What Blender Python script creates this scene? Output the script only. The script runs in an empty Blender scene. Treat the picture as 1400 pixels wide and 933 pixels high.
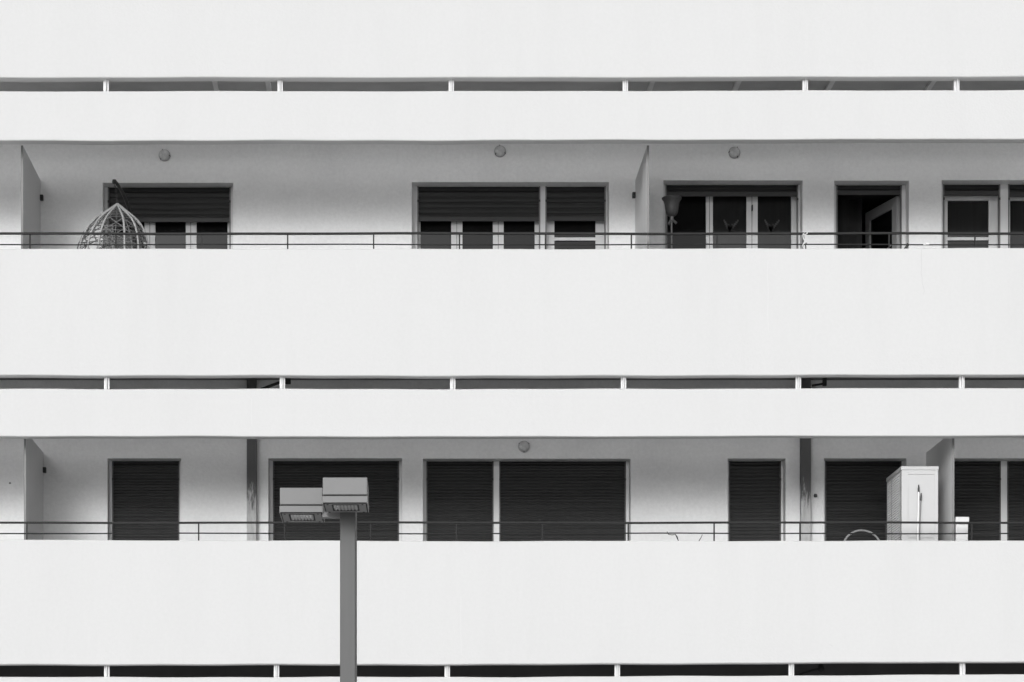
import bpy, math, random
from mathutils import Vector, noise
random.seed(7)
S = bpy.context.scene
COL = S.collection
R = math.radians

# ------------------------------------------------------------------ measuring helpers
VX, VY, F, ZC = 540.0, 1205.0, 3600.0, 1.6        # camera axis in the photo, focal length in px, eye height
DF = 27.0                                          # distance of the facade front plane
DW = 28.65                                         # distance of the balcony back wall
def X(px, d): return (px - VX) * d / F
def Z(py, d): return ZC + (VY - py) * d / F
def P(px, py, d): return Vector((X(px, d), d, Z(py, d)))
def edge(pts, d=DF):
    """height along the facade from measured points, with a little trowel wave"""
    ph = pts[0][1]
    def f(x):
        px = x * F / d + VX
        if px <= pts[0][0]: v = pts[0][1]
        elif px >= pts[-1][0]: v = pts[-1][1]
        else:
            for (a, ya), (b, yb) in zip(pts, pts[1:]):
                if a <= px <= b:
                    v = ya + (yb - ya) * (px - a) / (b - a); break
        w = 0.0022 * math.sin(x * 2.1 + ph) + 0.0016 * math.sin(x * 5.3 + ph * 2) + 0.0008 * math.sin(x * 17 + ph)
        return Z(v, d) + w
    return f

# ------------------------------------------------------------------ materials
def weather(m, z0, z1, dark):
    """dark stain, fuller towards the top, with a ragged lower border"""
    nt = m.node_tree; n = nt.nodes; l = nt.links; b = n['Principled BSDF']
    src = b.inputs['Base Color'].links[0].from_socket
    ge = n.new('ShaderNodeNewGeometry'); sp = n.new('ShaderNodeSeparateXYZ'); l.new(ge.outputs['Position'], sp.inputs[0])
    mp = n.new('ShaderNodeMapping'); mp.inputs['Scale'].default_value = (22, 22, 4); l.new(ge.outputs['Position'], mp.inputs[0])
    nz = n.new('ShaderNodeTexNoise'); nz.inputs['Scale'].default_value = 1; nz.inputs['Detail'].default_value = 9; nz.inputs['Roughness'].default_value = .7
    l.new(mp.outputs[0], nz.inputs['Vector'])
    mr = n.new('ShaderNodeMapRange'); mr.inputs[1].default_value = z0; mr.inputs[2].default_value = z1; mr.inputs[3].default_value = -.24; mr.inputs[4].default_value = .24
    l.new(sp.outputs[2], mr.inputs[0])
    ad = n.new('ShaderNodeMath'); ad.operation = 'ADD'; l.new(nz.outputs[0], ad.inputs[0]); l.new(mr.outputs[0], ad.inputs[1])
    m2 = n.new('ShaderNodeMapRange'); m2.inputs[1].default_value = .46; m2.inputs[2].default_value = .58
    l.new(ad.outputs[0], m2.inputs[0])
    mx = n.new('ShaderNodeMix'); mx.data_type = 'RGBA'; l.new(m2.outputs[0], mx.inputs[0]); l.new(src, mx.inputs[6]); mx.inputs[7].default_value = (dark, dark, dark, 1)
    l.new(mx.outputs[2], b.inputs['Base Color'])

def mat(name, col, rough=0.8, spec=0.3, metal=0.0, var=0.0, vscale=(3, 3, 3), bump=0.0, bscale=60.0,
        dirt=0.0, dirt_scale=(1.5, 1.5, 0.35), dirt_col=0.2, dirt_lo=0.5, dirt_hi=0.75, coat=0.0):
    m = bpy.data.materials.new(name); m.use_nodes = True
    nt = m.node_tree; n = nt.nodes; l = nt.links
    b = n['Principled BSDF']
    b.inputs['Roughness'].default_value = rough
    b.inputs['Metallic'].default_value = metal
    b.inputs['Specular IOR Level'].default_value = spec
    b.inputs['Coat Weight'].default_value = coat
    b.inputs['Base Color'].default_value = (col, col, col, 1)
    tc = n.new('ShaderNodeTexCoord')
    out = None
    if var > 0:
        mp = n.new('ShaderNodeMapping'); mp.inputs['Scale'].default_value = vscale
        l.new(tc.outputs['Object'], mp.inputs['Vector'])
        nz = n.new('ShaderNodeTexNoise'); nz.inputs['Scale'].default_value = 1.0
        nz.inputs['Detail'].default_value = 6; nz.inputs['Roughness'].default_value = 0.65
        l.new(mp.outputs[0], nz.inputs['Vector'])
        mr = n.new('ShaderNodeMapRange')
        mr.inputs['From Min'].default_value = 0.25; mr.inputs['From Max'].default_value = 0.75
        mr.inputs['To Min'].default_value = col * (1 - var); mr.inputs['To Max'].default_value = min(1, col * (1 + var))
        l.new(nz.outputs[0], mr.inputs['Value'])
        out = mr.outputs[0]
    if dirt > 0:
        mp = n.new('ShaderNodeMapping'); mp.inputs['Scale'].default_value = dirt_scale
        l.new(tc.outputs['Object'], mp.inputs['Vector'])
        nz = n.new('ShaderNodeTexNoise'); nz.inputs['Scale'].default_value = 1.0
        nz.inputs['Detail'].default_value = 8; nz.inputs['Roughness'].default_value = 0.7
        l.new(mp.outputs[0], nz.inputs['Vector'])
        mr = n.new('ShaderNodeMapRange')
        mr.inputs['From Min'].default_value = dirt_lo; mr.inputs['From Max'].default_value = dirt_hi
        mr.inputs['To Min'].default_value = 0; mr.inputs['To Max'].default_value = dirt
        l.new(nz.outputs[0], mr.inputs['Value'])
        mx = n.new('ShaderNodeMix'); mx.data_type = 'FLOAT'
        l.new(mr.outputs[0], mx.inputs[0])
        if out: l.new(out, mx.inputs[2])
        else: mx.inputs[2].default_value = col
        mx.inputs[3].default_value = dirt_col
        out = mx.outputs[0]
    if out:
        cb = n.new('ShaderNodeCombineColor')
        for i in range(3): l.new(out, cb.inputs[i])
        l.new(cb.outputs[0], b.inputs['Base Color'])
    if bump > 0:
        nz = n.new('ShaderNodeTexNoise'); nz.inputs['Scale'].default_value = bscale
        nz.inputs['Detail'].default_value = 5
        l.new(tc.outputs['Object'], nz.inputs['Vector'])
        bp = n.new('ShaderNodeBump'); bp.inputs['Strength'].default_value = bump; bp.inputs['Distance'].default_value = 0.004
        l.new(nz.outputs[0], bp.inputs['Height']); l.new(bp.outputs[0], b.inputs['Normal'])
    return m

M = dict(
    render=mat('white_render', .61, .9, .15, var=.02, vscale=(28, 28, 28), bump=.5, bscale=45, dirt=.30, dirt_scale=(1.6, 1.6, .22), dirt_col=.54, dirt_lo=.46, dirt_hi=.80),
    wall=mat('balcony_paint', .86, .9, .15, var=.06, vscale=(26, 26, 26), bump=.6, bscale=40, dirt=.16, dirt_scale=(.9, .9, 1.6), dirt_col=.45, dirt_lo=.45, dirt_hi=.75),
    soffit=mat('bounce_lit_render', .86, .9, .15, var=.03, vscale=(20, 20, 20)),  # same paint as the render, lightened for light bounced from below
    ceil=mat('ceiling_paint', .88, .9, .15, var=.06, vscale=(26, 14, 26), bump=.4, bscale=40),
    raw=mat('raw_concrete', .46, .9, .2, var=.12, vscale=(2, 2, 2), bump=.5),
    rawdark=mat('shade_toned_concrete', .16, .9, .2, var=.15, vscale=(2, 2, 2), bump=.5),  # concrete darkened in the colour for shade behind the slot
    rawblack=mat('darkened_concrete', .09, .9, .2, var=.15, vscale=(2, 2, 2), bump=.5),  # darkest tone: slot shade on the slab, dark frontage on the ground floor
    bouncefloor=mat('pale_bounce_floor', .62, .5, .3, var=.06, vscale=(4, 4, 4)),
    rib=mat('lit_rib_tone', .7, .9, .2, var=.08),  # lighter than the slab: light caught by the ribs, put into the colour
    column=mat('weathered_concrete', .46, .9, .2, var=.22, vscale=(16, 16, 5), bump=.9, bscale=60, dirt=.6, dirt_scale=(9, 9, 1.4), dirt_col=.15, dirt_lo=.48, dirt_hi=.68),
    panel=mat('partition_panel', .68, .7, .3, var=.02),
    paneledge=mat('panel_edge_trim', .22, .6, .3),
    rail=mat('dark_rail_paint', .020, .6, .22, var=.2, vscale=(8, 8, 8)),
    shutter=mat('dark_shutter', .020, .55, .4, var=.75, vscale=(.25, 1, 34)),
    shutter2=mat('dark_shutter_fine', .018, .5, .4, var=.85, vscale=(.35, 1, 46)),
    bar=mat('shutter_end_bar', .03, .5, .45),
    frame=mat('white_window_frame', .74, .45, .4, var=.02),
    greyleaf=mat('shaded_white_leaf', .42, .5, .3, var=.03),  # white door leaf, greyed in the colour for the dimness of the room
    guide=mat('aluminium_guide', .17, .5, .5),
    guidedark=mat('dark_guide', .07, .5, .5),
    glass=mat('dark_window_glass', .007, .04, .16),
    glass2=mat('curtained_window_glass', .018, .05, .3, var=.3, vscale=(9, 1, .6)),
    seal=mat('grey_gap_seal', .22, .7, .2),
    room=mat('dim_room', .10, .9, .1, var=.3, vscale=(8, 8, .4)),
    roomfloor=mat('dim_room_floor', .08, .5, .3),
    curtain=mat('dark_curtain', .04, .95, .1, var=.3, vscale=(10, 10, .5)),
    hinge=mat('dark_metal', .025, .5, .5),
    lampbody=mat('grey_lamp_paint', .19, .5, .4, var=.03, vscale=(12, 12, 12)),
    lampunder=mat('grey_lamp_underside', .17, .5, .4, var=.06),
    pole=mat('grey_pole_paint', .086, .5, .4, var=.07, vscale=(20, 20, 2)),
    poleedge=mat('lit_pole_edge', .5, .5, .4),  # lit-edge copy of the pole paint, used on no part
    reflector=mat('bright_reflector', .75, .25, .6, metal=.4),
    louvre=mat('grey_louvre', .33, .4, .5),
    groove=mat('dark_groove', .03, .8, .2),
    wicker=mat('pale_wicker', .36, .7, .3, var=.18, vscale=(30, 30, 30), bump=.4, bscale=200),
    weave=mat('shaded_wicker', .15, .7, .3, var=.3, vscale=(30, 30, 30), bump=.4, bscale=200),  # same wicker darkened: shade inside the shell put into the colour
    pipe=mat('dusty_dark_pipe', .045, .8, .2),
    walllow=mat('lower_balcony_paint', .80, .9, .15, var=.06, vscale=(26, 26, 26), bump=.6, bscale=40, dirt=.28, dirt_scale=(.8, .8, 1.4), dirt_col=.45, dirt_lo=.42, dirt_hi=.75),  # slightly darker, more mottled wall tone for the lower balcony
    palebase=mat('pale_dome_base', .5, .6, .3),
    black=mat('black_metal', .018, .4, .5),
    dome=mat('dusty_lamp_glass', .62, .25, .5, var=.35, vscale=(16, 16, 16)),
    domebase=mat('lamp_base', .34, .6, .3),
    torch=mat('dark_lamp_shade', .05, .5, .4, var=.2, vscale=(12, 12, 12)),
    torchlight=mat('lamp_stem', .075, .4, .5),
    plastic=mat('white_plastic', .53, .4, .45, var=.02, vscale=(7, 7, 7), dirt=.12, dirt_scale=(5, 5, 5), dirt_col=.5),
    plasticbox=mat('bright_white_plastic', .66, .4, .4, var=.02),
    plasticside=mat('lightened_louvre_plastic', .85, .5, .4),  # cabinet side lightened in the colour, in place of light reaching it
    stick=mat('white_stick', .86, .4, .4),
    greystick=mat('grey_stick', .17, .5, .4),
    hoop=mat('pale_tube', .22, .4, .5),
    twig=mat('dry_stem', .03, .9, .1),
    pot=mat('clay_pot', .2, .9, .1, var=.1),
    soil=mat('potting_soil', .03, 1, .1, var=.4, vscale=(30, 30, 30)),
    cord=mat('white_cord', .8, .8, .2),
    panemark=mat('faint_glass_mark', .06, .6, .3),
    crack=mat('plaster_crack', .50, .9, .1),
    crackfaint=mat('faint_plaster_crack', .68, .9, .1),
    ground=mat('ground_concrete', .66, .9, .2, var=.12, vscale=(.6, .6, .6), bump=.3, bscale=30),
    paving=mat('pavement_slabs', .60, .9, .2, var=.1, vscale=(1.4, 1.4, 1.4), bump=.3, bscale=30),
    mark=mat('wall_mark', .10, .9, .1),
)

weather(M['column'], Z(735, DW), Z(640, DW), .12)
# ------------------------------------------------------------------ mesh helpers
class MB:
    def __init__(s): s.v = []; s.f = []; s.sm = []
    def add(s, vs, fs, smooth=False):
        b = len(s.v); s.v += [Vector(v) for v in vs]
        s.f += [[b + i for i in f] for f in fs]; s.sm += [smooth] * len(fs)
        return s
    def box(s, x0, x1, y0, y1, z0, z1):
        if x0 > x1: x0, x1 = x1, x0
        if z0 > z1: z0, z1 = z1, z0
        return s.add([(x0,y0,z0),(x1,y0,z0),(x1,y1,z0),(x0,y1,z0),(x0,y0,z1),(x1,y0,z1),(x1,y1,z1),(x0,y1,z1)],
              [(0,3,2,1),(4,5,6,7),(0,1,5,4),(1,2,6,5),(2,3,7,6),(3,0,4,7)])
    def quadbox(s, a, b, c, d, t):
        """four corners (front face, ccw from outside) thickened by vector t"""
        return s.add([a,b,c,d,a+t,b+t,c+t,d+t], [(0,1,2,3),(7,6,5,4),(0,4,5,1),(1,5,6,2),(2,6,7,3),(3,7,4,0)])
    def strip(s, x0, x1, y0, y1, zb, zt, n=90, r=.008):
        """long horizontal band with waving bottom and top edges and eased arrises"""
        prof = [(0, r, 0), (r, 0, 0), (1 - r, 0, 0), (1, r, 0), (1, r, 1), (1 - r, 0, 1), (r, 0, 1), (0, r, 1)]
        vs = []; fs = []
        for i in range(n + 1):
            x = x0 + (x1 - x0) * i / n
            b, t = zb(x), zt(x)
            w = .0012 * math.sin(x * 1.7) + .0008 * math.sin(x * 4.1 + 1)
            ring = [(y0 + w, b + r), (y0 + w + r, b), (y1 - r, b), (y1, b + r), (y1, t - r), (y1 - r, t), (y0 + w + r, t), (y0 + w, t - r)]
            vs += [(x, y, z) for y, z in ring]
        for i in range(n):
            for k in range(8):
                a = i * 8 + k; c = i * 8 + (k + 1) % 8
                fs.append((a, a + 8, c + 8, c))
        fs.append(tuple(range(8))); fs.append(tuple(n * 8 + k for k in range(7, -1, -1)))
        return s.add(vs, fs)
    def tube(s, pts, r, n=8, closed=False, taper=None):
        pts = [Vector(p) for p in pts]; m = len(pts); vs = []; fs = []
        up = None
        for i, p in enumerate(pts):
            if closed: t = pts[(i + 1) % m] - pts[(i - 1) % m]
            else: t = pts[min(i + 1, m - 1)] - pts[max(i - 1, 0)]
            t.normalize()
            if up is None:
                up = Vector((0, 0, 1)) if abs(t.z) < .9 else Vector((1, 0, 0))
            up = (up - t * up.dot(t)); up.normalize()
            sd = t.cross(up)
            rr = r if taper is None else r * (1 + (taper - 1) * i / (m - 1))
            for k in range(n):
                a = 2 * math.pi * k / n
                vs.append(p + (up * math.cos(a) + sd * math.sin(a)) * rr)
        for i in range(m if closed else m - 1):
            j = (i + 1) % m
            for k in range(n):
                fs.append((i*n + k, i*n + (k+1) % n, j*n + (k+1) % n, j*n + k))
        s.add(vs, fs, True)
        if not closed:
            s.add(vs[:n], [tuple(range(n - 1, -1, -1))]); s.add(vs[-n:], [tuple(range(n))])
        return s
    def lathe(s, c, prof, n=24, cap=True):
        c = Vector(c); vs = []; fs = []
        for r, z in prof:
            for k in range(n):
                a = 2 * math.pi * k / n
                vs.append(c + Vector((r * math.cos(a), r * math.sin(a), z)))
        for i in range(len(prof) - 1):
            for k in range(n):
                fs.append((i*n + k, i*n + (k+1) % n, (i+1)*n + (k+1) % n, (i+1)*n + k))
        s.add(vs, fs, True)
        return s

def obj(name, mb, m, parent=None, label=None, bevel=0.0, origin=None, soffit=False):
    me = bpy.data.meshes.new(name)
    o = bpy.data.objects.new(name, me); COL.objects.link(o)
    base = Vector((0, 0, 0))
    if parent is not None:
        base = WORLD[parent.name]; o.parent = parent
    elif origin is not None:
        base = Vector(origin); o.location = base
    WORLD[o.name] = base
    me.from_pydata([v - base for v in mb.v], [], mb.f)
    me.polygons.foreach_set('use_smooth', mb.sm)
    me.materials.append(M[m]); me.update()
    if soffit:  # downward faces take the bounce-lightened copy of the render
        me.materials.append(M['soffit'])
        for p in me.polygons:
            if p.normal.z < -.95: p.material_index = 1
    if label: o['label'] = label
    if bevel:
        b = o.modifiers.new('bevel', 'BEVEL'); b.width = bevel; b.segments = 2; b.limit_method = 'ANGLE'
    return o
WORLD = {}
def thing(name, loc, label, cat, group=None):
    o = bpy.data.objects.new(name, None); COL.objects.link(o)
    o.location = loc; WORLD[o.name] = Vector(loc); o.empty_display_size = .2
    o['label'] = label; o['category'] = cat
    if group: o['group'] = group
    return o
def tag(o, label, cat, group=None):
    o['label'] = label; o['category'] = cat
    if group: o['group'] = group
    return o

# ================================================================== the setting
g = obj('ground', MB().box(-600, 600, -600, 400, -.3, 0), 'ground'); g['kind'] = 'structure'
g = obj('pavement', MB().box(-60, 60, 18.2, 26.2, 0.004, .13), 'paving', bevel=.02); g['kind'] = 'structure'
FL0 = .13

# ================================================================== the building
B = thing('apartment_building', (1.2, DF, 0), 'white apartment block with long horizontal balcony bands across the whole view', 'building')
XL, XR = -11.0, 14.0
# measured edges (px along the picture, py)
slots = [  # (slot top = parapet underside, slot bottom = band top)
    ([(0, 106.2), (700, 106.2), (1400, 105.0)], [(0, 124.8), (700, 124.6), (1400, 123.2)]),
    ([(0, 513.4), (700, 514.3), (1400, 512.4)], [(0, 531.8), (700, 532.0), (1400, 530.6)]),
    ([(0, 909.0), (700, 908.6), (1400, 905.0)], [(0, 926.0), (700, 925.8), (1400, 922.2)]),
]
bands = [[(0, 192.6), (600, 192.3), (1400, 190.2)], [(0, 596.6), (600, 597.4), (1400, 596.0)], [(0, 992), (1400, 992)]]
tops = [[(0, -66), (1400, -66)], [(0, 340.2), (700, 340.6), (1400, 339.3)], [(0, 738.2), (600, 740.0), (1400, 739.3)]]
T = .15
for i in range(3):
    obj('parapet', MB().strip(XL, XR, DF, DF + T, edge(slots[i][0]), edge(tops[i])), 'render', B, soffit=True)
    obj('fascia_band', MB().strip(XL, XR, DF, DF + T, edge(bands[i]), edge(slots[i][1])), 'render', B, soffit=True)
sb = [Z(106, DF), Z(514, DF), Z(908, DF)]          # parapet undersides
# tops of the partitions: upper, lower
CEIL = [7.632 + ZC, 4.665 + ZC, Z(992, DF) + .1]
FLOOR = [sb[0] + .35, sb[1] + .35, sb[2] + .35]; SLAB = .08
ROOF = Z(-296, DF)
for i in range(3):
    # floor slab, its underside the ceiling of the balcony below; the fascia band hangs free in front of it
    obj('balcony_slab', MB().box(XL, XR, DF + T + .002, DW, FLOOR[i] - SLAB, FLOOR[i]), ('raw', 'rawdark', 'rawblack')[i], B)  # lower slabs darker: shade in the slots put into the colour
    obj('bounce_floor', MB().box(XL, XR, DF + T + .003, DW - .001, FLOOR[i] + .001, FLOOR[i] + .014), 'bouncefloor', B)  # unseen pale floor layer, added to bounce light onto the walls
    # underside ribs seen through the slot
ribs = {0: [293.5, 366, 892, 1010, 1138, 1276, 60, 700], 1: [230, 760], 2: []}
for i in (0,):
    for px in (293.5, 366, 892, 1010, 1138, 1276):
        x = X(px, 27.95)
        obj('soffit_rib', MB().box(x - .025, x + .025, DF + T + .01, DW - .01, FLOOR[i] - SLAB - .035, FLOOR[i] - SLAB - .002), 'rib', B)
# slim white posts standing in the slots
posts = [[-88, 145, 383, 617, 855, 1101, 1308, 1541], [-88, 146, 386, 619, 852.5, 1091.5, 1315, 1548], [-88, 146, 378, 611.5, 844, 1082, 1316, 1550]]
for i in range(3):
    for px in posts[i]:
        x = X(px, DF + .09)
        z0, z1 = Z(slots[i][1][1][1], DF) - .03, edge(slots[i][0])(x) + .004
        m = MB().box(x - .027, x - .012, DF + .085, DF + .13, z0, z1).box(x + .012, x + .027, DF + .085, DF + .13, z0, z1)
        m.box(x - .012, x + .012, DF + .097, DF + .12, z0, z1).box(x - .004, x + .004, DF + .055, DF + .097, z0, z1)
        obj('slot_post', m, 'frame', B)

# ---------------- back walls with openings
OP = {
    1: [(140.5, 318.5, 250.2), (563, 832.5, 249.2), (907, 1097.3, 246.9), (1140.6, 1242.7, 247.3), (1287.5, 1530, 246.4)],
    2: [(147, 247.5, 626.9), (367, 549.5, 626.8), (578.3, 862.2, 627.3), (995.1, 1074, 627.1), (1126.8, 1239.3, 627.0), (1283, 1530, 627.0)],
}
storeys = {1: (FLOOR[1], FLOOR[0] - SLAB - .061), 2: (FLOOR[2], FLOOR[1] - SLAB - .061)}
WT = .32
for k in (1, 2):
    fl, ce = storeys[k]
    m = MB(); x = XL
    for (a, b, h) in OP[k]:
        xa, xb, zh = X(a, DW), X(b, DW), Z(h, DW)
        m.box(x, xa, DW, DW + WT, fl, ce + .06)
        m.box(xa, xb, DW, DW + WT, zh, ce + .06)
        x = xb
    m.box(x, XR, DW, DW + WT, fl, ce + .06)
    obj('back_wall', m, 'wall' if k == 1 else 'walllow', B)
obj('back_wall', MB().box(XL, XR, DW, DW + WT, FLOOR[0], ROOF), 'wall', B)
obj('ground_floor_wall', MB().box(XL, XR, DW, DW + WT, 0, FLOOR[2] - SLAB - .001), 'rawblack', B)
obj('roof_slab', MB().box(XL, XR, DF - .05, 39, ROOF, ROOF + .3), 'render', B, bevel=.02)
obj('fascia_band', MB().strip(XL, XR, DF, DF + T, edge([(0, -213), (1400, -214)]), edge([(0, -281), (1400, -282)])), 'render', B, soffit=True)
obj('side_wall', MB().box(XL - .2, XL, DF - .02, 39, 0, ROOF), 'render', B)
obj('side_wall', MB().box(XR, XR + .2, DF - .02, 39, 0, ROOF), 'render', B)
obj('rear_wall', MB().box(XL, XR, 38.8, 39, 0, ROOF), 'render', B)

# ---------------- roller shutters
def shutter_mb(x0, x1, z0, z1, d, pitch, seed):
    rnd = random.Random(seed); m = MB(); n = max(1, int((z1 - z0) / pitch)); vs = []; fs = []
    prof = []
    z = z1
    for i in range(n + 1):
        j = rnd.uniform(-.0012, .0012); h = pitch * rnd.uniform(.97, 1.03)
        if rnd.random() < .16: j += .003
        zb = max(z0, z - h)
        prof += [(d + .012, z), (d + .004 - j, z - .08 * h), (d - j, z - .45 * h), (d + .003 - j, z - .84 * h), (d + .012, z - .90 * h)]
        z -= h
        if z <= z0: break
    prof = [(y, max(zz, z0)) for y, zz in prof]
    seg = 6
    for (y, zz) in prof:
        for s_ in range(seg + 1):
            x = x0 + (x1 - x0) * s_ / seg
            vs.append((x, y + .0012 * math.sin(s_ * 1.3 + seed), zz + .0015 * math.sin(s_ * .9 + seed)))
    w = seg + 1
    for i in range(len(prof) - 1):
        for s_ in range(seg):
            a = i * w + s_
            fs.append((a, a + w, a + w + 1, a + 1))
    m.add(vs, fs)
    m.box(x0, x1, d + .0125, d + .02, z0, z1)
    return m

GD = 28.83    # plane of shutters
LD = 28.93    # plane of the door leaves
def window(k, op, shutters, panes=(), bars=(), gaps=(), pitch=.06, label=None, glass='glass', leaf_top=None, handle=None, hardware=True):
    """op: opening index; shutters: (x0,x1,ytop,ybottom|None); panes: (x0,x1) glass in the white leaves"""
    a, b, h = OP[k][op]
    fl, ce = storeys[k]
    xa, xb, zh = X(a, DW), X(b, DW), Z(h, DW)
    e = .0025
    m = MB()
    xs = [xa + e]
    for s_ in shutters: xs += [X(s_[0], GD), X(s_[1], GD)]
    xs.append(xb - e)
    # fixed frame uprights between the opening and the shutters
    for i in range(0, len(xs), 2):
        if xs[i + 1] - xs[i] > .004:
            m.box(xs[i], xs[i + 1], GD - .012, LD + .05, fl, zh - e)
    m.box(xa + e, xb - e, GD + .022, LD + .05, zh - .012, zh - .0015)
    fr = obj('window', m, 'frame', B, label)
    # leaves
    if panes:
        m = MB()
        zt = Z(leaf_top, LD) if leaf_top else zh - .014
        for (u0, u1) in [(shutters[i][0], shutters[i][1]) for i in range(len(shutters))]:
            inside = sorted([p for p in panes if p[0] >= u0 - 6 and p[1] <= u1 + 6])
            c = X(u0, GD) + e
            for p in inside:
                xp = X(p[0], LD)
                if xp > c + .003: m.box(c, xp, LD, LD + .045, fl, zt)
                c = X(p[1], LD)
                m.box(xp, c, LD, LD + .045, zt - .05, zt)
                m.box(xp, c, LD, LD + .045, fl, fl + .12)
            xe = X(u1, GD) - e
            if xe > c + .003: m.box(c, xe, LD, LD + .045, fl, zt)
        obj('door_leaf', m, 'frame', fr)
        for i, p in enumerate(sorted(panes)):
            t = random.uniform(-.004, .004)
            x0, x1 = X(p[0], LD) + .001, X(p[1], LD) - .001
            y0 = LD + .02
            mm = MB(); u = fl + .121; v = zt - .051
            mm.add([(x0, y0 - t, u), (x1, y0 + t, u), (x1, y0 + t, v), (x0, y0 - t, v), (x0, y0 + .012, u), (x1, y0 + .012, u), (x1, y0 + .012, v), (x0, y0 + .012, v)],
                   [(0,1,2,3),(5,4,7,6),(4,0,3,7),(1,5,6,2),(3,2,6,7),(4,5,1,0)])
            gl = glass if isinstance(glass, str) else glass[i]
            obj('glass_pane', mm, gl, fr)
        # dark room wall behind so that nothing shows through joints
    for (x0, x1, y0, y1) in bars:
        obj('glazing_bar', MB().box(X(x0, LD - .004), X(x1, LD - .004), LD - .004, LD + .03, Z(y1, LD), Z(y0, LD)), 'frame', fr)
    if gaps:
        m = MB()
        for gx in gaps:
            m.box(X(gx, LD) - .003, X(gx, LD) + .003, LD - .003, LD + .002, fl, zh - .06)
        obj('leaf_joint', m, 'seal', fr)
    if handle:
        hx, h0, h1 = handle
        obj('door_handle', MB().box(X(hx, LD) - .007, X(hx, LD) + .007, LD - .03, LD, Z(h1, LD), Z(h0, LD)), 'hinge', fr, bevel=.003)
    for i, s_ in enumerate(shutters):
        x0, x1, yt, yb = s_
        sx0, sx1 = X(x0, GD), X(x1, GD)
        z1 = zh - e; z0 = fl + .01 if yb is None else Z(yb, GD)
        sm = 'shutter' if k == 1 else 'shutter2'
        sh = obj('roller_shutter', shutter_mb(sx0 + .014, sx1 - .014, z0 + (.05 if yb else 0), z1, GD, pitch, int(x0)), sm, fr)
        if yb: obj('shutter_end_bar', MB().box(sx0 + .014, sx1 - .014, GD - .004, GD + .014, z0, z0 + .05), 'bar', fr, bevel=.003)
        # side guides, with the little stop clip on each
        for (u, sgn) in ((sx0, 1), (sx1, -1)):
            c0, c1 = sorted((u, u + sgn * .0135))
            obj('shutter_guide', MB().box(c0, c1, GD - .02, GD + .03, fl + .001, z1 - .002), 'guide' if k == 1 else 'guidedark', fr)
        if hardware:
            for u in (sx0 + .007, sx1 - .007):
                zc = z1 - (.16 if k == 1 else .20)
                obj('shutter_stop', MB().box(u - .008, u + .008, GD - .028, GD - .0205, zc - .012, zc + .012), 'hinge', fr)
    return fr

# upper balcony
window(1, 0, [(147.5, 315.5, 256, 304)], [(155, 197.5), (212.2, 254), (268.6, 311)], gaps=[204.8, 260.8], label='wide balcony door with its dark shutter pulled halfway down behind the hanging chair')
window(1, 1, [(570.5, 738.5, 254, 302.8), (745.5, 828, 254, 302.3)], [(575, 617), (632.2, 674), (688.6, 731), (757.9, 814.2)],
       bars=[(757.9, 814.2, 325, 329.2)], gaps=[624.5, 681.2], label='widest upper balcony door with two half lowered dark shutters')
window(1, 2, [(909.7, 1091, 251.5, 268.8)], [(912, 965.3), (974.6, 1020.6), (1035.9, 1081.8)], gaps=[970, 1028], glass=['glass', 'glass2', 'glass2'],
       handle=(1028, 281, 289), label='balcony door with its shutter nearly fully raised and white meeting stiles')
window(1, 4, [(1289, 1367, 252, 267.6), (1377.8, 1520, 252, 269.5)], [(1295.5, 1351.7), (1381, 1420), (1432, 1470), (1480, 1515)], bars=[(1295.5, 1351.7, 324.7, 328.8)],
       glass='glass2', leaf_top=268.2, label='rightmost upper door with its shutter raised and a white crossbar')
# lower balcony: shutters closed to the floor
window(2, 0, [(153.6, 245.4, 630, None)], pitch=.031, label='narrow closed dark shutter near the left end of the lower balcony')
window(2, 1, [(373.2, 545.6, 630, None)], pitch=.031, label='wide closed dark shutter behind the street lamp heads')
window(2, 2, [(583.0, 674.6, 630, None), (682.5, 855.5, 630, None)], pitch=.034, label='widest closed shutter, in a narrow and a wide half, right of the street lamp')
window(2, 3, [(996.2, 1067.5, 630, None)], pitch=.040, label='narrow closed shutter left of the right concrete column')
window(2, 4, [(1128.0, 1232, 630, None)], pitch=.036, label='closed dark shutter partly hidden by the white cabinet')
window(2, 5, [(1290, 1367.8, 630, None), (1376.5, 1520, 630, None)], pitch=.036, label='rightmost closed shutter with slats showing clearly')

# open doorway (upper, fourth) with a real room behind it
a, b, h = OP[1][3]
xa, xb, zh = X(a, DW), X(b, DW), Z(h, DW); fl = FLOOR[1]
m = MB().box(X(1232.5, GD), xb - .0025, GD - .012, LD + .05, fl, zh - .0025).box(xa + .0025, X(1143, GD), GD - .012, LD + .05, fl, zh - .0025).box(xa + .0025, xb - .0025, GD + .022, LD + .05, zh - .012, zh - .0015)
dw = obj('doorway', m, 'frame', B, 'open balcony doorway with a white door swung into the dark room')
sx0, sx1 = X(1143, GD), X(1232.5, GD)
obj('roller_shutter', shutter_mb(sx0 + .014, sx1 - .014, Z(266.9, GD) + .05, zh - .0025, GD, .05, 5), 'shutter', dw)
obj('shutter_end_bar', MB().box(sx0 + .014, sx1 - .014, GD - .004, GD + .014, Z(266.9, GD), Z(266.9, GD) + .05), 'bar', dw, bevel=.003)
obj('shutter_guide', MB().box(sx0, sx0 + .0135, GD - .02, GD + .03, fl + .001, zh - .005), 'guide', dw)
obj('shutter_guide', MB().box(sx1 - .0135, sx1, GD - .02, GD + .03, fl + .001, zh - .005), 'guide', dw)
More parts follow.
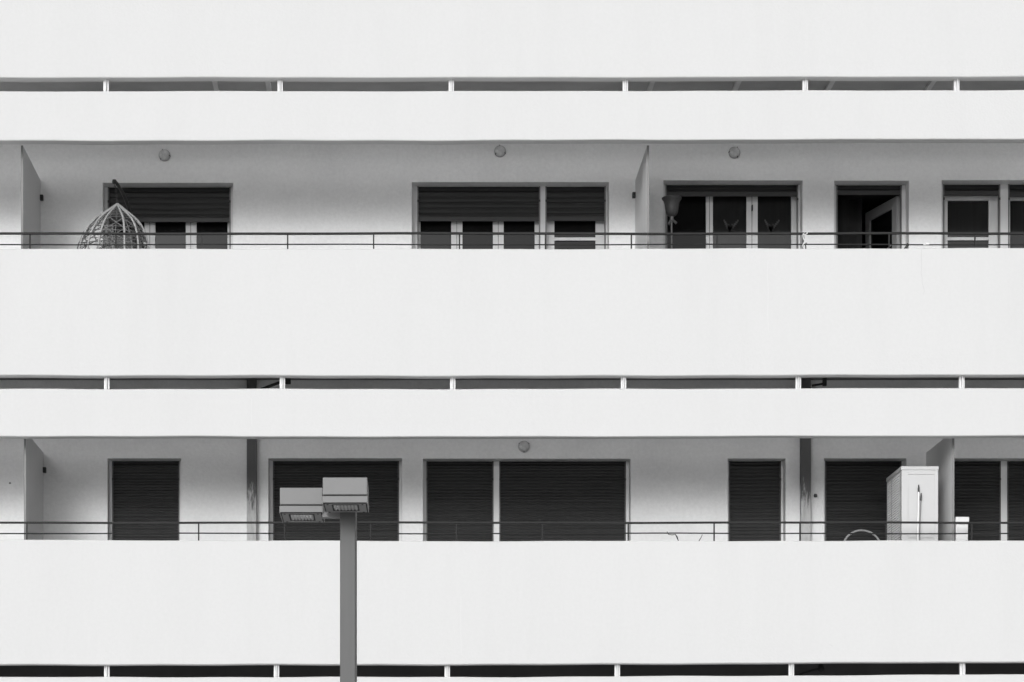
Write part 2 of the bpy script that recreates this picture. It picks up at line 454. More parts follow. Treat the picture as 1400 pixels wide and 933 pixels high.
# the leaf swung inward, hinged at the right
hinge = Vector((X(1231, LD), LD + .01, 0)); free = Vector((X(1188, 29.68), 29.68, 0))
dirv = (free - hinge); L = dirv.length; dirv.normalize(); nrm = Vector((-dirv.y, dirv.x, 0)) * .045
zt, zb = Z(268.5, LD), fl + .01
def leafpiece(s0, s1, z0, z1, m, t=1.0, off=0.0):
    p0, p1 = hinge + dirv * s0 + nrm * off, hinge + dirv * s1 + nrm * off
    m.quadbox(Vector((p0.x, p0.y, z0)), Vector((p1.x, p1.y, z0)), Vector((p1.x, p1.y, z1)), Vector((p0.x, p0.y, z1)), nrm * t)
m = MB(); leafpiece(0, .11, zb, zt, m); leafpiece(L - .11, L, zb, zt, m); leafpiece(.11, L - .11, zt - .11, zt, m); leafpiece(.11, L - .11, zb, zb + .14, m)
dl = obj('door_leaf', m, 'greyleaf', dw)
m = MB(); leafpiece(.11, L - .11, zb + .14, zt - .11, m, .3, .35)
obj('glass_pane', m, 'glass', dw)
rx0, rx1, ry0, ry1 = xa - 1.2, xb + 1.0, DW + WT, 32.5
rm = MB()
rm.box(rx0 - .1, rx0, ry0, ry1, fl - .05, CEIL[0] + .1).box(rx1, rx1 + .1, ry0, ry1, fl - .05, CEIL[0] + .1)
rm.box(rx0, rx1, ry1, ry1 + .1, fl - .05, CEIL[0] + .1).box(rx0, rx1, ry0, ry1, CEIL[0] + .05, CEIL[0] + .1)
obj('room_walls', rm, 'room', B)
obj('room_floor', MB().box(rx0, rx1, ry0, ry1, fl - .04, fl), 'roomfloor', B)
# curtain hanging inside, gathered in folds
vs = []; fs = []; n = 60
cx0, cx1, cy = xa - .1, X(1178, 29.3), 29.25
for i in range(n + 1):
    x = cx0 + (cx1 - cx0) * i / n; y = cy + .008 * math.sin(i * .5) + (.03 if i > 42 else 0)
    vs += [(x, y, fl + .03), (x, y, CEIL[0] - .05)]
for i in range(n): fs.append((2*i, 2*i+2, 2*i+3, 2*i+1))
m = MB(); m.add(vs, fs, True)
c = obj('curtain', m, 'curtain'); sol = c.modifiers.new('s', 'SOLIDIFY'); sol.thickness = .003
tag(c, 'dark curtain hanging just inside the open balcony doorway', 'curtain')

# faint plant-shaped marks on two panes
def pane_mark(cx, cy, s, fr, seed):
    rnd = random.Random(seed); m = MB(); y = LD + .0105
    for (ang, ln) in ((-28, 1.0), (38, 1.1), (-12, .5), (20, .55)):
        for j in range(7):
            t = j / 6; w = (.010 + .006 * math.sin(t * 3.1)) * s
            px = X(cx, LD) + math.sin(R(ang)) * ln * t * .13 * s; pz = Z(cy, LD) + math.cos(R(ang)) * ln * t * .13 * s
            m.add([(px - w, y, pz - .008), (px + w, y, pz - .006), (px + w * .8, y, pz + .012), (px - w * .8, y, pz + .014)], [(0, 1, 2, 3)])
    o = obj('glass_mark', m, 'panemark', B)
    s2 = o.modifiers.new('s', 'SOLIDIFY'); s2.thickness = .0006
pane_mark(998, 316, 1.0, B, 1); pane_mark(1054, 316, 1.0, B, 2)

# ---------------- partitions between the flats
PF, PB = 27.30, DW
def partition(px, ztop, zfl, zc):
    x = X(px, PF); s = 1 if px < VX else -1
    x0, x1 = sorted((x, x + s * -.002))
    th = .02
    x0, x1 = (x - th, x) if s > 0 else (x, x + th)
    p = obj('partition', MB().box(x0, x1, PF + .006, PB - .002, zfl, ztop), 'panel', B)
    obj('edge_trim', MB().box(x0 - .001, x1 + .001, PF, PF + .006, zfl, ztop), 'paneledge', p)
    bx = x + (.012 if s > 0 else -.012)
    obj('bracket', MB().box(bx - .022, bx + .022, PB - .05, PB - .002, zc - .03, zc + .03), 'hinge', p, bevel=.005)
partition(31.4, CEIL[0] - .004, FLOOR[1], Z(271.5, DW))
partition(884.7, CEIL[0] - .004, FLOOR[1], Z(268, DW))
partition(35.5, CEIL[1] - .003, FLOOR[2], Z(643.5, DW))
partition(1302, CEIL[1] - .003, FLOOR[2], Z(900, DW))

# ---------------- concrete columns on the lower balcony, running on through the cavity
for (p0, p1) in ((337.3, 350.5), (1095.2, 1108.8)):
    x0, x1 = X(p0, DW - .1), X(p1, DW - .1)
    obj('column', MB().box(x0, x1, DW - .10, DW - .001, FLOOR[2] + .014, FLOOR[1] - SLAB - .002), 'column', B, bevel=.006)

# ---------------- railings on the parapets
def railing(k, ytop, ylow, first, zt, n0=-4, n1=15):
    d = DF + .075
    zT, zL = Z(ytop, d), Z(ylow, d)
    root = None
    m = MB()
    def wob(x, s): return .0025 * math.sin(x * 1.3 + s) + .0012 * math.sin(x * 3.7 + s)
    for (z, hh, s_, r) in ((zT, .009, k, 'a'), ):
        xs = [XL + .05 + (XR - XL - .1) * i / 120 for i in range(121)]
        vs = []; fs = []
        for x in xs:
            zz = z + wob(x, s_)
            vs += [(x, d - .018, zz - hh), (x, d + .018, zz - hh), (x, d + .018, zz + hh), (x, d - .018, zz + hh)]
        for i in range(120):
            for q in range(4):
                a_ = i*4 + q; b_ = i*4 + (q+1) % 4
                fs.append((a_, a_ + 4, b_ + 4, b_))
        m.add(vs, fs)
    root = obj('railing', m, 'rail', B)
    m = MB(); m.tube([(x, d, zL + wob(x, k + 2)) for x in xs], .0068, 6)
    obj('lower_rail', m, 'rail', root)
    for i in range(n0, n1):
        px = first + 117.45 * i; x = X(px, d)
        if XL + .1 < x < XR - .1:
            obj('railing_post', MB().box(x - .0068, x + .0068, d - .009, d + .009, zt(x) - .006, zT + wob(x, k) - .0098), 'rail', root)
    return root
railing(1, 319.7, 334.6, 41.0, edge(tops[1]))
railing(2, 714.9, 729.6, 36.7, edge(tops[2]))

# hairline cracks in the parapet render
def crack(pts, w, m_):
    m = MB(); y = DF - .0022
    for (p, q) in zip(pts, pts[1:]):
        a_, b_ = P(*p, DF), P(*q, DF)
        m.add([(a_.x - w, y, a_.z), (a_.x + w, y, a_.z), (b_.x + w, y, b_.z), (b_.x - w, y, b_.z)], [(0, 1, 2, 3)])
    obj('crack', m, m_, B)
crack([(1259.6, 341.5), (1259.8, 348), (1259.6, 356), (1260.3, 364), (1259.2, 372), (1260.6, 380), (1260.8, 388), (1262.8, 393), (1263.6, 398), (1262.8, 403)], .0016, 'crack')
crack([(1050, 356), (1049, 372), (1050.3, 398), (1049.6, 430), (1050.5, 452)], .0014, 'crackfaint')
crack([(344, 545), (343.4, 560), (344.4, 583)], .0012, 'crackfaint')
crack([(630.3, 815), (629.8, 850), (630.6, 895)], .0013, 'crackfaint')
crack([(1138, 884), (1136, 882), (1134, 881)], .002, 'crack')
# small marks on the back wall and pipes inside the cavities
obj('wall_hook', MB().lathe(P(1115, 677.6, DW - .02), [(.0, -.02), (.018, -.018), (.02, 0), (.014, .016), (0, .018)], 10), 'mark', B)
obj('wall_hook', MB().lathe(P(13.6, 660.5, DW - .01), [(.0, -.012), (.011, -.01), (.012, 0), (0, .012)], 10), 'seal', B)
d = 28.0
obj('cavity_pipe', MB().tube([P(352, 534, d), P(368, 528.5, d), P(384, 522.5, d), P(396, 520.5, d)], .016, 8), 'pipe', B)
obj('pipe_bracket', MB().box(X(390, d), X(397.5, d), d - .03, d + .03, Z(525, d), Z(515, d)), 'pipe', B)
obj('cavity_pipe', MB().tube([P(1110, 527.5, d), P(1118, 526.2, d), P(1126, 525, d)], .012, 8), 'pipe', B)
obj('pipe_bracket', MB().box(X(1125, d), X(1129.7, d), d - .03, d + .03, Z(527.8, d), Z(515, d)), 'pipe', B)
obj('cavity_pipe', MB().tube([P(1086, 925.5, d), P(1100, 920, d), P(1112, 916.5, d), P(1121, 914.2, d)], .012, 8), 'pipe', B)
obj('pipe_bracket', MB().lathe(P(1122.5, 914.5, d), [(0, -.04), (.03, -.025), (.036, 0), (.028, .03), (.018, .06), (.018, .12)], 12), 'pipe', B)

# ================================================================== wall lights
def wall_light(px, py, label, tilt=0, r=.062):
    c = P(px, py, DW - .045)
    t = thing('wall_light', (c.x, DW, c.z), label, 'wall light', 'round lamps on the balcony back walls')
    lower = py > 500
    def turn(mb):
        for v in mb.v:      # the lathe axis z becomes the outward direction -y
            x, y, z = v.x, v.y, v.z
            v.x, v.y, v.z = c.x + x, DW - z, c.z + y
        return mb
    obj('light_base', turn(MB().lathe((0, 0, 0), [(0, .001), (r * 1.02, .001), (r * 1.04, .012), (r * .98, .026), (r * .9, .03), (0, .031)], 28)), 'palebase' if lower else 'domebase', t)
    obj('glass_dome', turn(MB().lathe((0, 0, .028), [(r * .93 * math.cos(q), r * 1.0 * math.sin(q)) for q in [R(v) for v in (0, 12, 25, 38, 50, 62, 74, 84, 90)]], 28)), 'dome', t)
    for k_ in range(3):
        a = R(90 + tilt + 120 * k_)
        m = MB().tube([(r * .99 * math.cos(a), r * .99 * math.sin(a), .01), (r * 1.02 * math.cos(a), r * 1.02 * math.sin(a), .03), (r * .86 * math.cos(a), r * .86 * math.sin(a), .05)], .0055, 6)
        obj('retaining_clip', turn(m), 'guide' if lower else 'hinge', t)
wall_light(224.5, 211.5, 'round wall lamp above the door behind the hanging egg chair', 20)
wall_light(683.8, 206, 'round wall lamp above the widest upper door with two shutters', 5)
wall_light(1004.6, 207.8, 'round wall lamp right of the upper middle partition', -30)
wall_light(716.5, 610, 'round wall lamp partly hidden under the fascia above the widest closed shutter', 60)

# ================================================================== hanging egg chair
d0 = 27.92
ap = P(160.3, 279.5, d0); k = d0 / F
zf = FLOOR[1]
chair = thing('hanging_chair', (ap.x, d0, zf), 'pale wicker egg-shaped hanging chair on a black curved stand', 'hanging chair')
prof = [(0, 0), (4, 5.5), (9, 12), (15.7, 21), (22, 29), (28.5, 35), (41, 42.5), (52, 46.5), (60.6, 48.5), (80, 50), (100, 48), (122, 40), (138, 28), (147, 14), (150, 3)]
def rad(dy):
    for (a0, r0), (a1, r1) in zip(prof, prof[1:]):
        if a0 <= dy <= a1: return (r0 + (r1 - r0) * (dy - a0) / (a1 - a0)) * k
    return 3 * k
def cage(dy, a, off=1.0):
    r = rad(dy) * off
    lean = -.045 * dy / 60 if dy < 60 else -.045
    return Vector((ap.x + lean + r * math.cos(a), d0 + r * math.sin(a) * .92, ap.z - dy * k))
seq = [0, 2, 5, 9, 13, 18, 24, 30, 37, 45, 54, 64, 76, 90, 104, 118, 130, 140, 147, 150]
m = MB()
for a in (R(-8), R(172)):
    m.tube([cage(q, a) for q in seq], .016, 8)
fr = obj('rim_frame', m, 'wicker', chair)
m = MB()
for a in [R(q) for q in (-128, -108, -66, -40, 30, 62, 95, 125, 150, -152)]:
    m.tube([cage(q, a) for q in seq], (.0115 if a < 0 else .007), 6)
obj('upright_canes', m, 'wicker', chair)
m = MB()
rnd = random.Random(3)
for i, dy in enumerate((6.5, 9, 11.5, 14.5, 17.5, 21, 24.5)):
    m.tube([cage(dy + .8 * math.sin(a * 1.0 + i) + rnd.uniform(-.3, .3), a) for a in [2 * math.pi * q / 40 for q in range(40)]], .0036, 5, closed=True)
for i, dy in enumerate((62, 66, 96, 99, 128, 131)):
    m.tube([cage(dy + 2 * math.sin(a + .3), a) for a in [2 * math.pi * q / 40 for q in range(40)]], .004, 5, closed=True)
# crossing diagonals round the shell
for s_ in (1, -1):
    for q in range(11):
        a0 = 2 * math.pi * q / 11
        for (y0, y1, tw) in ((25, 62, 1.25), (66, 96, .95), (99, 128, 1.1)):
            m.tube([cage(y0 + (y1 - y0) * u / 9, a0 + s_ * tw * u / 9 + rnd.uniform(-.02, .02)) for u in range(10)], .0054, 5)
for i in range(5):      # loose near-horizontal weave on the right front
    y_ = 34 + i * 6
    m.tube([cage(y_ + 5 * math.sin(u * .3), R(-150) + u * R(14)) for u in range(11)], .005, 5)
obj('woven_shell', m, 'weave', chair)
obj('seat_cushion', MB().lathe((ap.x - .045, d0, ap.z - 140 * k), [(0, 0), (.18, .01), (.25, .05), (.26, .09), (.2, .13), (0, .14)], 20), 'lampbody', chair)
tip = P(156.3, 248.5, d0)
path = [tip, P(158.5, 249.5, d0 + .03), P(163, 256, d0 + .10), P(169, 266, d0 + .20), P(175, 281, d0 + .31), P(180.5, 300, d0 + .40), P(184, 325, d0 + .45), P(186, 370, d0 + .47), Vector((X(187, d0 + .47), d0 + .47, zf + .03))]
# smooth the curve
def smooth(p, n=3):
    p = [Vector(q) for q in p]
    for _ in range(n):
        o = [p[0]]
        for a_, b_ in zip(p, p[1:]): o += [a_ * .75 + b_ * .25, a_ * .25 + b_ * .75]
        o.append(p[-1]); p = o
    return p
obj('stand', MB().tube(smooth(path), .019, 10), 'black', chair)
obj('end_cap', MB().lathe(tip + Vector((0, -.004, -.022)), [(0, -.004), (.02, 0), (.024, .02), (.02, .04), (0, .046)], 14), 'black', chair)
cxm, cym = X(187, d0 + .47) - .28, d0 + .02
obj('base_ring', MB().tube([(cxm + .42 * math.cos(a), cym + .44 * math.sin(a), zf + .022) for a in [2 * math.pi * q / 40 for q in range(40)]], .02, 8, closed=True), 'black', chair)
m = MB(); z = tip.z - .02; x = tip.x + .006; i = 0
while z > ap.z + .012:
    c = Vector((x + (ap.x - tip.x) * (tip.z - z) / (tip.z - ap.z), d0, z - .017))
    ring = []
    for q in range(12):
        a = 2 * math.pi * q / 12
        o = Vector((.008 * math.cos(a), 0, .018 * math.sin(a))) if i % 2 == 0 else Vector((0, .008 * math.cos(a), .018 * math.sin(a)))
        ring.append(c + o)
    m.tube(ring, .0028, 6, closed=True); z -= .029; i += 1
obj('chain', m, 'hinge', chair)

# ================================================================== floor lamp on the upper balcony
d = 28.15; bx = X(918.5, d); q = d / F
lamp = thing('floor_lamp', (bx, d, zf), 'dark uplighter floor lamp with bowl shade and two small spot heads', 'floor lamp')
z0 = Z(297, d)
prof_b = [(0, 0), (2.2 * q, 0), (6 * q, 2.2 * q), (8.3 * q, 6 * q), (9.4 * q, 12 * q), (10.2 * q, 18 * q), (11.6 * q, 22 * q), (13.7 * q, 24.6 * q), (13.8 * q, 26 * q), (12.6 * q, 26.8 * q), (10.8 * q, 23.5 * q), (9.2 * q, 16 * q), (7.8 * q, 7 * q), (0, 4 * q)]
obj('bowl_shade', MB().lathe((bx, d, z0), prof_b, 28), 'torch', lamp)
obj('neck', MB().lathe((bx, d, z0), [(2.8 * q, .002), (2.6 * q, -4 * q), (1.7 * q, -7 * q), (1.5 * q, -8 * q)], 14), 'torchlight', lamp)
obj('stem', MB().tube([(bx - .002, d, z0 - 7 * q), (bx - .002, d, zf + .02)], .0105, 12), 'torchlight', lamp)
obj('foot', MB().lathe((bx, d, zf), [(.14, 0), (.14, .015), (.03, .03), (0, .032)], 24), 'torch', lamp)
for s_, (ex, ey) in ((-1, (914.2, 307.0)), (1, (924.5, 305.5))):
    a_ = Vector((bx + s_ * .012, d - .012, z0 - 4.6 * q)); e_ = P(ex, ey, d - .03)
    hd = obj('spot_head', MB().tube([a_, a_.lerp(e_, .45), e_], .011, 12, taper=1.35), 'torchlight', lamp)

# ================================================================== things at the lower right
zl = FLOOR[2]
d1, d2 = 27.36, 28.18
x0, x1 = X(1231.8, d1), X(1283, d1)
zt = Z(637.6, d1)
cab = thing('storage_cabinet', ((x0 + x1) / 2, (d1 + d2) / 2, zl), 'tall white plastic cabinet with slatted side doors on the lower balcony', 'cabinet')
m = MB().box(x0 + .008, x1 - .002, d1 + .012, d2, zl + .02, zt - .04)
obj('carcass', m, 'plastic', cab, bevel=.004)
obj('top_board', MB().box(x0, x1 + .004, d1, d2 + .004, zt - .039, zt), 'plastic', cab, bevel=.005)
m = MB(); y = d1 + .004
for (a0, a1, b0, b1) in ((x0 + .008, x0 + .075, zl + .02, zt - .04), (x1 - .042, x1 - .002, zl + .02, zt - .04), (x0 + .075, x1 - .042, zt - .085, zt - .04), (x0 + .075, x1 - .042, Z(735.5, d1), Z(727, d1)), (x0 + .075, x1 - .042, zl + .02, zl + .1)):
    m.box(a0, a1, y, y + .008, b0, b1)
obj('side_frame', m, 'plastic', cab, bevel=.002)
m = MB(); n = 62
for i in range(n):
    z = zl + .08 + (zt - .06 - zl - .08) * i / n; hh = (zt - .06 - zl - .08) / n
    for (ya, yb) in ((d1 + .05, (d1 + d2) / 2 + .11), ((d1 + d2) / 2 + .14, d2 - .03)):
        m.add([(x0 + .0075, ya, z), (x0 + .0075, yb, z), (x0 - .001, yb, z + hh * .2), (x0 - .001, ya, z + hh * .2), (x0 + .0075, yb, z + hh * .98), (x0 + .0075, ya, z + hh * .98)],
              [(0, 3, 2, 1), (3, 5, 4, 2)])
obj('louvred_doors', m, 'plasticside', cab)
m = MB(); rnd = random.Random(9)
bag_c = P(1232.5, 637, d1 + .35) + Vector((0, 0, .002))
obj_b = MB(); zz = zt + .001
for (dx, dy, r) in ((0, 0, .035), (.045, .02, .026), (-.035, .03, .022)):
    c0 = Vector((X(1236, d1 + .3) + dx - .004, d1 + .3 + dy, zz))
    obj_b.lathe(c0, [(r, 0), (r * 1.1, r * .4), (r * .8, r * .9), (r * .35, r * 1.25), (0, r * 1.3)], 9)
bag = obj('crumpled_bag', obj_b, 'torch', origin=(X(1236, d1 + .3), d1 + .3, zt))
tag(bag, 'small dark crumpled bag lying on top of the white cabinet', 'bag')

# mop handles leaning against the cabinet
def stick(name, top, bot, d_t, d_b, r, mm, label, gripl, gripr, tipw):
    a_ = P(*top, d_t); b_ = P(*bot, d_b); b_ = Vector((b_.x, b_.y, b_.z))
    # extend to floor
    dv = (b_ - a_); t_ = (zl + .05 - a_.z) / dv.z; e_ = a_ + dv * t_
    root = thing(name, (e_.x, e_.y, zl), label, 'mop')
    u = dv.normalized()
    obj('handle', MB().tube([a_ + u * gripl, e_], r, 10), mm, root)
    obj('grip', MB().tube([a_, a_ + u * gripl * .5, a_ + u * gripl * .55, a_ + u * (gripl + .015)], gripr, 10, taper=tipw), 'black', root)
    m = MB()
    for i in range(40):
        an = rnd.uniform(0, 6.28); rr = rnd.uniform(.03, .11)
        m.tube([e_ + Vector((0, 0, .02)), e_ + Vector((rr * .5 * math.cos(an), rr * .5 * math.sin(an) * .6, 0)), Vector((e_.x + rr * math.cos(an), e_.y + rr * math.sin(an) * .6, zl + .008))], .006, 5)
    obj('mop_head', m, 'cord' if mm == 'stick' else 'greystick', root)
stick('mop', (1256.1, 663), (1254.8, 740), 27.34, 27.325, .0075, 'stick', 'white mop handle with black tip leaning against the white cabinet', .06, .006, 1.7)
stick('mop', (1259.4, 674.5), (1256.8, 740), 27.345, 27.322, .0045, 'greystick', 'thin grey mop handle with longer black grip right of the white one', .062, .0065, 1.6)

# small lidded white box beside the partition
e1, e2 = 27.27, 27.47
xa_, xb_ = X(1306.8, e1), X(1325.2, e1); zt2 = Z(706.8, e1)
bx_ = thing('white_box', ((xa_ + xb_) / 2, (e1 + e2) / 2, zl), 'small white lidded box right of the lower right partition', 'box')
obj('lid', MB().box(xa_, xb_, e1, e2, Z(716.5, e1), zt2), 'plasticbox', bx_, bevel=.006)
obj('box_body', MB().box(xa_ + .004, xb_ - .01, e1 + .01, e2 - .01, zl, Z(716.8, e1)), 'plasticbox', bx_, bevel=.006)

# round-backed tubular chair in front of the shutter
dc = 28.0; cx, cz, rr = X(1178.6, dc), Z(751.5, dc), 26.6 * dc / F
tc_ = thing('garden_chair', (cx, dc - .2, zl), 'garden chair whose pale round tube back rises above the lower parapet', 'chair')
arc = [Vector((cx + rr * math.cos(R(a)), dc + .03 * math.sin(R(a)), cz + rr * math.sin(R(a)))) for a in range(-10, 191, 10)]
seatz = zl + .44
pts = [Vector((cx + rr * .95, dc - .02, seatz))] + arc + [Vector((cx - rr * .95, dc - .02, seatz))]
obj('back_frame', MB().tube(pts, .0115, 10), 'hoop', tc_)
obj('seat', MB().lathe((cx, dc - .22, seatz), [(0, 0), (.2, 0), (.21, .012), (.2, .025), (0, .03)], 28), 'hoop', tc_)
for (sx, sy) in ((1, 1), (-1, 1), (1, -1), (-1, -1)):
    obj('leg', MB().tube([(cx + sx * .15, dc - .22 + sy * .15, seatz), (cx + sx * .2, dc - .22 + sy * .2, zl + .01)], .011, 8), 'hoop', tc_)

# dry plant behind the lower railing
dp = 27.35
pl = thing('dry_plant', (X(940, dp), dp, zl), 'bare dry plant stems poking above the lower parapet near the narrow shutter', 'plant')
px0 = X(938, dp)
obj('pot', MB().lathe((px0, dp, zl), [(0, 0), (.14, 0), (.2, .3), (.21, .33), (.19, .33), (.18, .29), (0, .28)], 24), 'pot', pl)
obj('soil', MB().lathe((px0, dp, zl + .282), [(.176, 0), (.1, .01), (0, .012)], 20), 'soil', pl)
m = MB()
m.tube([P(911.8, 726.8, dp), P(914, 731, dp), P(919, 731.6, dp), P(923.3, 730.8, dp), P(927.3, 739, dp), P(931, 755, dp), Vector((px0 - .03, dp, zl + .27))], .0032, 6, taper=1.8)
m.tube([P(960.3, 731.2, dp), P(958.6, 735, dp), P(956, 739.3, dp), P(950, 755, dp), Vector((px0 + .03, dp, zl + .27))], .0028, 6, taper=2)
m.tube([P(923.3, 730.8, dp), P(926, 734, dp), P(927.2, 738.8, dp)], .0035, 6)
obj('dry_stems', m, 'twig', pl)

# cord and little things on the upper railing
dr = DF + .055
m = MB()
m.tube(smooth([P(1099.2, 318, dr), P(1102, 316.6, dr), P(1104.5, 319, dr - .01), P(1100.5, 321.5, dr - .012), P(1097.8, 319.2, dr - .012), P(1098, 326, dr - .015), P(1100.6, 330, dr - .01), P(1097.5, 334.5, dr - .01), P(1098.5, 340, dr)]), .005, 6)
c = obj('tied_cord', m, 'cord', origin=P(1100, 319, dr)); tag(c, 'white cord knotted round the upper railing between the doors', 'cord')
m = MB()
m.tube(smooth([P(1102.4, 332.2, dr - .02), P(1101, 335, dr - .02), P(1101.8, 338, dr - .018), P(1101.5, 341, dr)]), .006, 6)
m.tube(smooth([P(1098.7, 322, dr + .02), P(1099.3, 326, dr + .02), P(1098.9, 330, dr + .02)]), .0042, 6)
c = obj('cable_tie', m, 'black', origin=P(1101, 335, dr)); tag(c, 'short black tie hanging beside the knotted white cord', 'cable tie')
c = obj('clothes_peg', MB().box(X(1265.5, dr - .01), X(1270.8, dr - .01), dr - .012, dr + .035, Z(334.6, dr), Z(332.4, dr)).box(X(1262.5, dr), X(1266, dr), dr - .008, dr + .03, Z(335.0, dr), Z(333.8, dr)), 'cord', origin=P(1268, 333.5, dr), bevel=.002)
tag(c, 'small white peg clipped on the lower rail of the upper balcony', 'peg')
def leaning(name, a_, b_, dd, r, mm, label, cat):
    a_, b_ = P(*a_, dd), P(*b_, dd); dv = b_ - a_; e_ = a_ + dv * ((zf + r - a_.z) / dv.z)
    e_ = Vector((b_.x + (e_.x - b_.x) * .25, dd + .35, zf + .01))
    o = obj(name, MB().tube([a_, b_, e_], r, 8), mm, origin=(e_.x, e_.y, zf)); tag(o, label, cat)
leaning('black_pole', (1241.6, 333.6), (1237.5, 341), 27.5, .0155, 'black', 'thick black pole end behind the upper parapet right of the open doorway', 'pole')
leaning('thin_grey_rod', (1221, 333.6), (1213, 340), 27.4, .004, 'guide', 'thin grey rod leaning behind the upper railing before the open doorway', 'rod')

# ================================================================== street lamp
PD = 20.06
xp = X(476.3, PD)
sl = thing('street_lamp', (xp, PD, FL0), 'grey square street lamp pole carrying two box-shaped heads', 'street lamp')
hw = .0595
ztop = Z(700.2, PD) + .03
pm = MB().box(xp - hw, xp + hw, PD, PD + 2 * hw, FL0, ztop)
for v in pm.v:      # the pole stands slightly turned
    px_, py_ = v.x - xp, v.y - (PD + hw); a_ = R(-5)
    v.x = xp + px_ * math.cos(a_) - py_ * math.sin(a_); v.y = PD + hw + px_ * math.sin(a_) + py_ * math.cos(a_)
obj('pole', pm, 'pole', sl, bevel=.006)
obj('base_plate', MB().box(xp - .16, xp + .16, PD - .1, PD + .22, FL0, FL0 + .02), 'pole', sl, bevel=.003)
H0, H1, H2 = 2.998 + ZC, 2.866 + ZC, 2.806 + ZC     # head top, groove, underside
def head(xl, xr, df, dep, rot, bars_first):
    """box-shaped head: cap above a dark groove, slightly wider tray below with a grilled lens underneath"""
    c = Vector(((xl + xr) / 2, df, 0)); w = (xr - xl) / 2
    def tr(mb):
        for v in mb.v:
            p = v - c; v.x = c.x + p.x * math.cos(rot) - p.y * math.sin(rot); v.y = c.y + p.x * math.sin(rot) + p.y * math.cos(rot)
        return mb
    h = obj('lamp_head', tr(MB().box(c.x - w, c.x + w, df, df + dep, H1 + .004, H0)), 'lampbody', sl, bevel=.005)
    obj('groove', tr(MB().box(c.x - w + .006, c.x + w - .006, df + .006, df + dep - .006, H1 - .006, H1 + .0035)), 'groove', h)
    obj('tray', tr(MB().box(c.x - w - .003, c.x + w + .003, df - .004, df + dep + .004, H2 + .0045, H1 - .0065)), 'lampbody', h, bevel=.003)
    # underside: rim frame, lens well, grille
    lx0, lx1, ly0, ly1 = c.x - w + .075, c.x + w - .075, df + .05, df + dep - .13
    m = MB(); zb = H2 - .004
    m.box(c.x - w + .012, lx0, df + .028, df + dep - .014, zb, H2 + .003).box(lx1, c.x + w - .012, df + .028, df + dep - .014, zb, H2 + .003)
    m.box(lx0, lx1, df + .028, ly0, zb, H2 + .003).box(lx0, lx1, ly1, df + dep - .014, zb, H2 + .003)
    obj('gasket', tr(MB().box(c.x - w + .003, c.x + w - .003, df + .001, df + dep - .006, H2 + .0035, H2 + .0042)), 'groove', h)
    obj('tray_rim', tr(MB().box(c.x - w - .003, c.x - w + .003, df - .004, df + dep + .004, H2 - .002, H2 + .0038)), 'lampbody', h)
    obj('tray_rim', tr(MB().box(c.x + w - .003, c.x + w + .003, df - .004, df + dep + .004, H2 - .002, H2 + .0038)), 'lampbody', h)
    obj('lens_frame', tr(m), 'lampunder', h)
    obj('lens_edge', tr(MB().box(lx0 - .010, lx1 + .010, ly0 - .010, ly0, zb - .004, zb - .0005).box(lx0 - .010, lx0, ly0, ly1, zb - .004, zb - .0005).box(lx1, lx1 + .010, ly0, ly1, zb - .004, zb - .0005).box(lx0 - .010, lx1 + .010, ly1, ly1 + .010, zb - .004, zb - .0005)), 'groove', h)
    obj('reflector', tr(MB().box(lx0, lx1, ly0, ly1, H2 + .0005, H2 + .0025)), 'reflector', h)
    n = 7
    for i in range(n):
        m = MB()
        u = lx0 + (lx1 - lx0) * (i + .5) / n
        m.box(u - .0065, u + .0065, ly0 + .002, ly1 - .002, zb - .002, H2 - .0005)
        obj('louvre', tr(m), 'louvre', h)
    for (sx, sy) in ((-1, .03), (1, .03), (-1, dep - .04), (1, dep - .04)):
        obj('screw', tr(MB().lathe((c.x + sx * (w - .035), df + sy, zb), [(0, -.004), (.008, -.004), (.008, -.0002)], 10)), 'groove', h)
    return h
head(X(441.2, 19.55), X(502.0, 19.55), 19.55, .47, R(-.7), 0)
head(X(382.6, PD), X(440.9, PD), PD, .50, R(-.1), 1)
# arms: short neck in front of the pole, side arm to the left
obj('arm', MB().box(X(441.5, PD + .2), xp - hw + .002, PD + .02, PD + .10, H2 - .032, H2 + .02), 'lampunder', sl, bevel=.004)

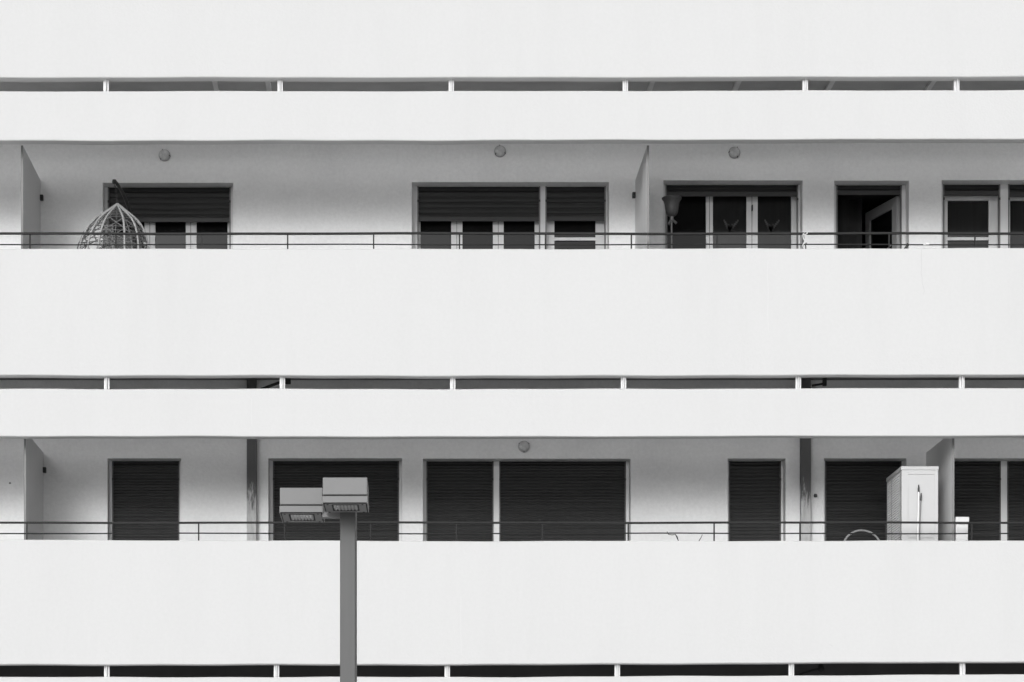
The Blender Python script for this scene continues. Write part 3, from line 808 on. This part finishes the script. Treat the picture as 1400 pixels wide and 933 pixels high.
# ================================================================== camera
cam = bpy.data.cameras.new('camera'); co = bpy.data.objects.new('camera', cam); COL.objects.link(co)
co.location = (0, 0, ZC); co.rotation_euler = (R(90), 0, 0)
cam.sensor_width = 36; cam.sensor_fit = 'HORIZONTAL'
cam.lens = F / 1400 * 36
cam.shift_x = (700 - VX) / 1400; cam.shift_y = (VY - 466.5) / 1400
cam.clip_end = 1000; cam.clip_start = .1
S.camera = co

# ================================================================== light: bright overcast
SUN_EL, SUN_AZ = R(17), R(197)      # low hazy light from behind the camera
VEIL, VEILC = .06, 4
w = bpy.data.worlds.new('World'); S.world = w; w.use_nodes = True
nt = w.node_tree; bg = nt.nodes['Background']
sky = nt.nodes.new('ShaderNodeTexSky'); sky.sky_type = 'NISHITA'; sky.sun_disc = False
sky.sun_elevation = SUN_EL; sky.sun_rotation = SUN_AZ; sky.dust_density = 5; sky.air_density = 1.5
bw = nt.nodes.new('ShaderNodeRGBToBW'); nt.links.new(sky.outputs[0], bw.inputs[0]); 
veil = nt.nodes.new('ShaderNodeMix'); veil.data_type = 'FLOAT'      # thin even cloud layer over the clear sky
veil.inputs[0].default_value = VEIL; veil.inputs[3].default_value = VEILC
nt.links.new(bw.outputs[0], veil.inputs[2]); nt.links.new(veil.outputs[0], bg.inputs[0])
bg.inputs[1].default_value = .12
sd = bpy.data.lights.new('sun', 'SUN'); so = bpy.data.objects.new('sun', sd); COL.objects.link(so)
sd.energy = .55; sd.angle = R(14); sd.color = (1, 1, 1)
dirs = Vector((math.sin(SUN_AZ) * math.cos(SUN_EL), math.cos(SUN_AZ) * math.cos(SUN_EL), math.sin(SUN_EL)))
so.rotation_euler = dirs.to_track_quat('Z', 'Y').to_euler(); so.location = (10, -10, 30)

S.view_settings.view_transform = 'Standard'; S.view_settings.look = 'None'
S.view_settings.exposure = 0.60; S.view_settings.gamma = 1
S.view_settings.use_curve_mapping = False
S.cycles.max_bounces = 10; S.cycles.diffuse_bounces = 7
S.cycles.use_denoising = True
